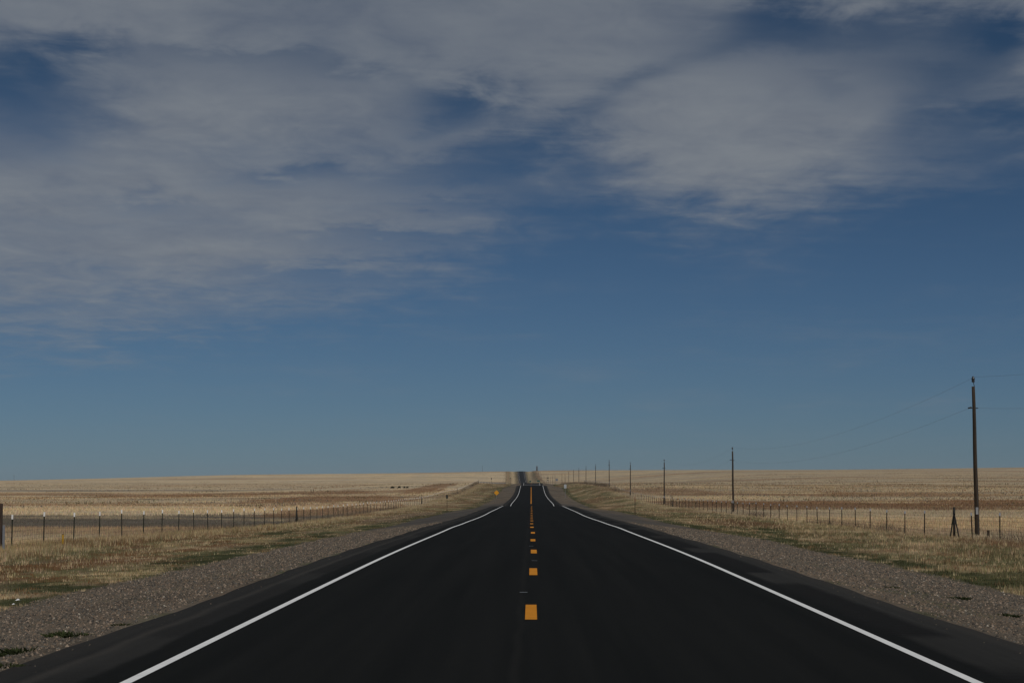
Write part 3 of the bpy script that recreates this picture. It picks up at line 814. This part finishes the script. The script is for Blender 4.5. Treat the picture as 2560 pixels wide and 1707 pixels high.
def rect_sign(name, x, y, w, h, zc, mat, lab, posts=1, frame=None, group=None):
    r = empty(name, (x, y, ground_at(x, y))); tag(r, lab, 'road sign', group)
    z0 = zc - r.location.z
    if posts == 1: post_part(r, z0+h*.35, .04)
    else:
        for q in (-w*.32, w*.32): post_part(r, z0+h*.3, .05, x=q)
    c = min(w, h)*.06
    P = [(-w/2+c,-h/2),(w/2-c,-h/2),(w/2,-h/2+c),(w/2,h/2-c),(w/2-c,h/2),(-w/2+c,h/2),(-w/2,h/2-c),(-w/2,-h/2+c)]
    mb = MB(); mb.prism([(a, z0+b) for a, b in P], -.03, -.02); mb.build('sign_face', M[mat], r)
    mb = MB(); mb.prism([(a*.98, z0+b*.98) for a, b in P], -.018, -.008); mb.build('sign_back', M['plate'], r)
    return r
def zrow(row, y): return 1.67 + (1205-row)*y/5007
rect_sign('speed_sign', place(1412.8, 500), 500, .62, .95, zrow(1215.3, 500), 'whitesign', 'white upright rectangular sign on the right verge below the rise')
rect_sign('route_sign', place(1391.5, 1010), 1010, 1.2, 1.2, zrow(1199, 1010), 'greysign', 'square grey sign beyond the rise right of the road')
rect_sign('guide_sign', place(1346, 1700), 1700, 2.3, 1.35, zrow(1202, 1700), 'greensign', 'larger dark green guide sign where the road dips from sight', 2, group='green guide signs beyond the rise')
rect_sign('guide_sign', place(1325.5, 1700), 1700, 1.55, 1.25, zrow(1203, 1700), 'greensign', 'smaller dark green guide sign close beside the far road', 2, group='green guide signs beyond the rise')
# route assembly: two small plates on one tall post
ra = empty('marker_assembly', (place(1369.5, 950), 950, ground_at(place(1369.5, 950), 950))); tag(ra, 'tall post with two small dark plates one above the other, right of the road', 'road sign')
za = zrow(1194.4, 950)-ra.location.z; post_part(ra, zrow(1188, 950)-ra.location.z, .05)
for dz, s in ((0, .62), (-.95, .5)):
    mb = MB(); a = s/2; mb.prism([(-a*.8, za+dz-a),(a*.8, za+dz-a),(a, za+dz-a*.6),(a, za+dz+a*.6),(a*.8, za+dz+a),(-a*.8, za+dz+a),(-a, za+dz+a*.6),(-a, za+dz-a*.6)], -.03, -.02)
    mb.build('plate', M['darksign'], ra)
# mile marker seen dark on the left
mm = empty('mile_marker', (place(1118, 250), 250, ground_at(place(1118, 250), 250))); tag(mm, 'dark upright marker plate on a thin post on the left verge', 'marker')
post_part(mm, 1.75, .024, 'rustpost')
mb = MB(); mb.box((0,-.03,1.78),(.24,.012,.46),.0); mb.build('plate', M['darksign'], mm)
mb = MB(); mb.box((0,-.022,1.78),(.05,.02,.40)); mb.build('plate_bracket', M['steel'], mm)
dl = empty('delineator_post', (place(1586.4, 203), 203, ground_at(place(1586.4, 203), 203))); tag(dl, 'slim marker post with reddish top on the right verge before the fence', 'marker')
mb = MB(); mb.box((0,0,.55),(.055,.02,1.5)); mb.build('post', M['rustpost'], dl)
mb = MB(); mb.box((0,-.016,1.55),(.075,.014,.55)); mb.build('marker_plate', M['redmark'], dl)
for k, (px, y, zt, lab) in enumerate([(1277, 1500, 1194.5, 'short dark marker post left of the far road'), (1228.5, 1150, 1195, 'thin marker post with a small plate left of the second rise')]):
    x = place(px, y); r = empty('marker_post', (x, y, ground_at(x, y))); tag(r, lab, 'marker')
    t = zrow(zt, y)-r.location.z; post_part(r, t, .07, 'darksign')
    mb = MB(); mb.box((0,-.07,t-.25),(.55,.03,.7)); mb.build('plate', M['darksign'], r)
# field posts on the left pasture
for k, (px, row, y, h, tilt, lab) in enumerate([(779, 1228.6, 640, 1.15, -.12, 'weathered post leaning left, left of a close pair in the left pasture'),
                                    (783.5, 1228.6, 640, 1.15, .1, 'weathered post leaning right, right of a close pair in the left pasture'),
                                    (820.5, 1230.2, 630, .85, -.1, 'lone weathered post in the left pasture, right of the close pair')]):
    x = place(px, y); r = empty('field_post', (x, y, ground_at(x, y))); r.rotation_euler = (0, tilt, 0); tag(r, lab, 'post', 'weathered posts in the left pasture')
    mb = MB(); mb.tube([(0,0,-.2),(0.02,0,h*.6),(0,0,h)], [.09,.08,.06], 7); mb.build('post', M['timber'], r)
    mb = MB(); mb.tube([(-.08,0,h*.75),(.08,0,h*.75)], .012, 5); mb.build('wire_staple', M['wire'], r)

# dark bushes in the left pasture
def bush(x, y, w, h, lab):
    n = 700; g = np.random.default_rng(int(abs(x)*10))
    a = g.random(n)*6.28; e = np.arccos(1-g.random(n)); rr = .55+.45*g.random(n)**.5
    lob = 1+.25*np.sin(a*3+1)
    c0 = np.stack([np.cos(a)*np.sin(e)*rr*w/2*lob, np.sin(a)*np.sin(e)*rr*w*.35, np.cos(e)*rr*h], 1)
    s = .07+.07*g.random((n, 1)); v = np.empty((n, 3, 3))
    for j in range(3): v[:, j] = c0 + g.normal(0, 1, (n, 3))*s
    col = np.array((.035,.036,.018))[None]*(.6+.9*g.random((n, 1)))
    r = empty('bush', (x, y, ground_at(x, y))); tag(r, lab, 'bush', 'dark low bushes in the left pasture')
    mesh_np('foliage', v.reshape(-1, 3), np.arange(n*3).reshape(-1, 3), M['brush'], r, cols=np.repeat(col, 3, 0))
    mb = MB(); [mb.tube([(q*w*.1,0,-.1),(q*w*.25,0,h*.7)], [.04,.015], 6) for q in (-1, 0, 1)]; mb.build('stem', M['timber'], r)
bush(place(981.8, 720), 720, 1.35, .62, 'widest dark bush at the left of a row in the left pasture')
bush(place(998.5, 720), 720, .85, .62, 'rounded dark bush second from the left of the row')
bush(place(1011.8, 720), 720, .45, .42, 'small faint bush third from the left of the row')
bush(place(1018.7, 720), 720, .5, .45, 'small faint bush at the right end of the row')

# pale guard rail on the third rise, left of the road
gl = empty('guard_rail', (0,0,0)); tag(gl, 'pale metal guard rail at the top of the rise left of the road', 'guard rail')
pts = [(-22.0, 842), (-19.5, 868), (-16.5, 895), (-14, 920), (-12.0, 945)]
mb = MB(); P = []
for i in range(41):
    t = i/40*(len(pts)-1); j = min(int(t), len(pts)-2); q = t-j
    x = pts[j][0]*(1-q)+pts[j+1][0]*q; y = pts[j][1]*(1-q)+pts[j+1][1]*q; P.append((x, y, ground_at(x, y)))
for i in range(40):
    (x0,y0_,z0),(x1,y1_,z1) = P[i], P[i+1]
    pr = [(.0,.42),(.05,.47),(.0,.55),(.05,.63),(.0,.72)]
    vs = [(x0-a, y0_-a, z0+b) for a, b in pr]+[(x1-a, y1_-a, z1+b) for a, b in pr]
    mb.add(vs, [(k, k+1, k+6, k+5) for k in range(4)])
mb.build('rail', M['plate'], gl)
for i in range(0, 41, 2):
    x, y, z = P[i]; b = MB(); b.box((0,.08,.2),(.15,.15,1.0)); b.build('rail_post', M['timber'], gl).location = (x, y, z)

# tall slim tank tower on the horizon
tx, ty = place(1342.3, 3010), 3010
tw = empty('standpipe_tower', (tx, ty, ground_at(tx, ty))); tag(tw, 'slim dark tower on the horizon just right of the far road', 'tower')
mb = MB(); mb.lathe([(.95,-.5),(.95,6.6),(.88,6.9),(.5,7.2),(.1,7.3)], (0,0,0), 20); mb.build('tank', M['hazemetal'], tw, True)
mb = MB(); mb.lathe([(1.15,-.4),(1.15,.25),(1.0,.3)], (0,0,0), 20); mb.build('base_ring', M['pale'], tw)
mb = MB()
for q in (-.2,.2): mb.tube([(1.05,q,.2),(1.05,q,6.9)], .03, 6)
for k in range(20): mb.tube([(1.05,-.2,.4+k*.33),(1.05,.2,.4+k*.33)], .02, 5)
mb.build('ladder', M['pipe'], tw)

# ------------------------------------------------------------------ the dry air itself
def haze():
    m = bpy.data.materials.new('air'); m.use_nodes = True; nt = m.node_tree; nt.nodes.clear()
    o = nt.nodes.new('ShaderNodeOutputMaterial'); v = nt.nodes.new('ShaderNodeVolumePrincipled')
    v.inputs['Color'].default_value = (.80, .88, 1.0, 1); v.inputs['Density'].default_value = 3.2e-5; v.inputs['Anisotropy'].default_value = .1
    nt.links.new(v.outputs[0], o.inputs['Volume'])
    zl = float(gv[:, 2].min()) - 1; xm = float(np.abs(gv[:, 0]).max()) + 20
    y0, y1 = float(gv[:, 1].min()) - 20, float(gv[:, 1].max()) + 20; zt = float(gv[:, 2].max()) + 12
    mb = MB(); mb.box((0, (y0+y1)/2, (zl+zt)/2), (2*xm, y1-y0, zt-zl)); h = mb.build('haze', m)
    tag(h, 'thin dry haze over the whole prairie', 'haze', kind='stuff')
haze()

# ------------------------------------------------------------------ camera
cam = bpy.data.cameras.new('camera'); cam.sensor_width = 36; cam.lens = 36*5007/2560; cam.clip_start = .1; cam.clip_end = 30000
co = bpy.data.objects.new('camera', cam); link(co)
co.location = (0, 0, 1.67)
pitch = math.atan(351.5/5007); yaw = math.atan(48/5007)
co.rotation_euler = (math.pi/2 + pitch, 0, yaw)
scene.camera = co

# ------------------------------------------------------------------ light
EL, AZ = math.radians(46), math.radians(148)      # azimuth clockwise from +Y: high, behind to the right
sun = bpy.data.lights.new('sun', 'SUN'); sun.energy = 3.4; sun.angle = math.radians(.53); sun.color = (1.0, .955, .89)
so = bpy.data.objects.new('sun', sun); link(so)
d = (math.sin(AZ)*math.cos(EL), math.cos(AZ)*math.cos(EL), math.sin(EL))
from mathutils import Vector
so.rotation_euler = Vector(d).to_track_quat('Z', 'Y').to_euler()
so.location = (40, -40, 60)

W = bpy.data.worlds.new('World'); scene.world = W; W.use_nodes = True
nt = W.node_tree; nt.nodes.clear()
out = nt.nodes.new('ShaderNodeOutputWorld'); bg = nt.nodes.new('ShaderNodeBackground'); nt.links.new(bg.outputs[0], out.inputs[0])
STR = .06
bg.inputs['Strength'].default_value = STR
sky = N(nt, 'ShaderNodeTexSky', sky_type='NISHITA', sun_disc=False, sun_elevation=EL, sun_rotation=AZ, altitude=1700, air_density=1.0, dust_density=.6, ozone_density=2.0)
gen = N(nt, 'ShaderNodeTexCoord').outputs['Generated']
sp = N(nt, 'ShaderNodeSeparateXYZ'); nt.links.new(gen, sp.inputs[0]); X, Y, Z = sp.outputs
gain = mixrgb(nt, mapr(nt, Z, .01, .2, 0, 1), (.375,.55,.82), (.285,.415,.525))
skyc = mixrgb(nt, 1.0, sky.outputs[0], gain, 'MULTIPLY')
# deep clean-air blue: darken gently with height
Yp = math_(nt, 'MAXIMUM', math_(nt, 'ABSOLUTE', Y), .02)
u_ = math_(nt, 'DIVIDE', X, Yp); v_ = math_(nt, 'DIVIDE', Z, Yp)
# clouds live on a high flat layer: noise is laid out on that plane
Zp = math_(nt, 'ADD', math_(nt, 'MAXIMUM', Z, 0.0), .10)
cx = math_(nt, 'DIVIDE', X, Zp); cy = math_(nt, 'DIVIDE', Y, Zp)
def cloud_noise(sx, sy, off, detail, rough, dist=0.0, rot=0.0):
    cb = N(nt, 'ShaderNodeCombineXYZ'); nt.links.new(cx, cb.inputs[0]); nt.links.new(cy, cb.inputs[1])
    mp = N(nt, 'ShaderNodeMapping'); mp.inputs['Rotation'].default_value = (0, 0, rot); nt.links.new(cb.outputs[0], mp.inputs[0])
    m2 = N(nt, 'ShaderNodeMapping'); m2.inputs['Scale'].default_value = (sx, sy, 1); m2.inputs['Location'].default_value = (off, off*.7, off); nt.links.new(mp.outputs[0], m2.inputs[0])
    n = N(nt, 'ShaderNodeTexNoise', i_Scale=1.0, i_Detail=detail, i_Roughness=rough, i_Distortion=dist); nt.links.new(m2.outputs[0], n.inputs['Vector'])
    return n.outputs['Fac']
n1 = cloud_noise(2.6, 2.0, 3.1, 6, .45, .25)
n2 = cloud_noise(8, 6.0, 8.4, 9, .60, .35)
n3 = cloud_noise(2.6, 13, 5.7, 7, .58, .3, math.radians(-6))
n4 = cloud_noise(1.1, 1.0, 12.3, 3, .4, .2)
nz = math_(nt, 'ADD', math_(nt, 'ADD', math_(nt, 'MULTIPLY', n1, .50), math_(nt, 'MULTIPLY', n2, .24)), math_(nt, 'MULTIPLY', n3, .16))
# lower edge of the cloud bank as a curve over the compass direction
ramp = N(nt, 'ShaderNodeValToRGB'); ramp.color_ramp.interpolation = 'B_SPLINE'
edge_pts = [(0,800),(150,800),(300,785),(450,752),(600,735),(800,700),(1000,655),(1120,600),(1200,540),(1330,490),(1500,505),(1680,525),(1850,492),(2000,450),(2150,430),(2352,390)]
cr = ramp.color_ramp
def du(xd): return (xd*1.0884-1328)/5007
def dv(yd): return (1205-yd*1.0884)/5007
for i, (a, b) in enumerate(edge_pts):
    p = (du(a)+.30)/.60; val = dv(b)/.25
    el = cr.elements[i] if i < 2 else cr.elements.new(p)
    el.position = p; el.color = (val, val, val, 1)
nt.links.new(mapr(nt, u_, -.30, .30, 0, 1), ramp.inputs[0])
edge = math_(nt, 'MULTIPLY', ramp.outputs[0], .25)
wu = math_(nt, 'ADD', u_, math_(nt, 'ADD', math_(nt, 'MULTIPLY', math_(nt, 'SUBTRACT', n1, .5), .09), math_(nt, 'MULTIPLY', math_(nt, 'SUBTRACT', n2, .5), .05)))
wv = math_(nt, 'ADD', v_, math_(nt, 'ADD', math_(nt, 'MULTIPLY', math_(nt, 'SUBTRACT', n2, .5), .035), math_(nt, 'MULTIPLY', math_(nt, 'SUBTRACT', n3, .5), .012)))
cov = mapr(nt, math_(nt, 'SUBTRACT', wv, edge), -.017, .042, 0, 1.12)
def hole(xd, yd, rx, ry, amt, rot=0.0):
    """an opening in the cloud layer round a direction"""
    a = math_(nt, 'SUBTRACT', wu, du(xd)); b = math_(nt, 'SUBTRACT', wv, dv(yd))
    c, s = math.cos(rot), math.sin(rot)
    p = math_(nt, 'ADD', math_(nt, 'MULTIPLY', a, c), math_(nt, 'MULTIPLY', b, s)); q = math_(nt, 'SUBTRACT', math_(nt, 'MULTIPLY', b, c), math_(nt, 'MULTIPLY', a, s))
    p = math_(nt, 'DIVIDE', p, rx*1.0884/5007); q = math_(nt, 'DIVIDE', q, ry*1.0884/5007)
    r2 = math_(nt, 'ADD', math_(nt, 'MULTIPLY', p, p), math_(nt, 'MULTIPLY', q, q))
    return math_(nt, 'MULTIPLY', math_(nt, 'EXPONENT', math_(nt, 'MULTIPLY', r2, -1.0)), amt)
holes = [(10,190,230,95,.95),(90,120,150,60,.35),(120,300,230,45,.25),(1020,245,125,60,.85),(1215,345,190,60,.62,math.radians(12)),(1010,395,240,45,.42),
         (520,118,190,22,.34),(630,402,130,26,.42),(330,462,120,20,.30),(1850,80,300,60,.78),(1980,25,280,50,.5),(2310,85,130,65,.8),(1470,195,180,34,.55,math.radians(24)),(1230,340,230,70,.2,math.radians(12)),
         (2300,270,190,90,.42),(2110,260,70,90,.25),(2080,170,220,40,.2),(760,155,140,22,.30),(960,470,90,22,.30),(860,545,200,18,.28),(720,625,180,22,.28),(1750,20,80,30,.3),(1880,190,60,30,.2),
         (1690,320,260,120,-.50),(1580,440,240,45,-.2),(2260,180,230,150,.32),(300,610,460,90,-.28),(1100,90,400,90,-.30),(560,230,270,60,-.32),(150,430,250,60,-.2),(130,30,200,30,-.2),(250,740,380,28,-.2)]
for hq in holes:
    cov = math_(nt, 'SUBTRACT', cov, hole(*hq))
dens = math_(nt, 'ADD', cov, math_(nt, 'MULTIPLY', math_(nt, 'SUBTRACT', nz, .5), 2.1))
op = mapr(nt, dens, -.20, 1.40, 0, .88)
n_op = [n for n in nt.nodes if n.type == 'MAP_RANGE'][-1]; n_op.interpolation_type = 'SMOOTHSTEP'
ahead = mapr(nt, Z, .0, .03, 0, 1)
op = math_(nt, 'MULTIPLY', op, mapr(nt, n4, .35, .65, .84, 1.06))
op = math_(nt, 'MULTIPLY', op, ahead)
CL = tuple(q/STR for q in (.312, .340, .376)); CD = tuple(q/STR for q in (.245, .275, .325))
cc_ = mixrgb(nt, mapr(nt, n2, .3, .7, 0, 1), CD, CL)
final = mixrgb(nt, op, skyc, cc_)
nt.links.new(final, bg.inputs['Color'])

scene.view_settings.view_transform = 'Standard'; scene.view_settings.look = 'None'
scene.view_settings.exposure = -0.62; scene.view_settings.gamma = 1.0
scene.view_settings.use_curve_mapping = False
scene.cycles.max_bounces = 6; scene.cycles.volume_bounces = 0
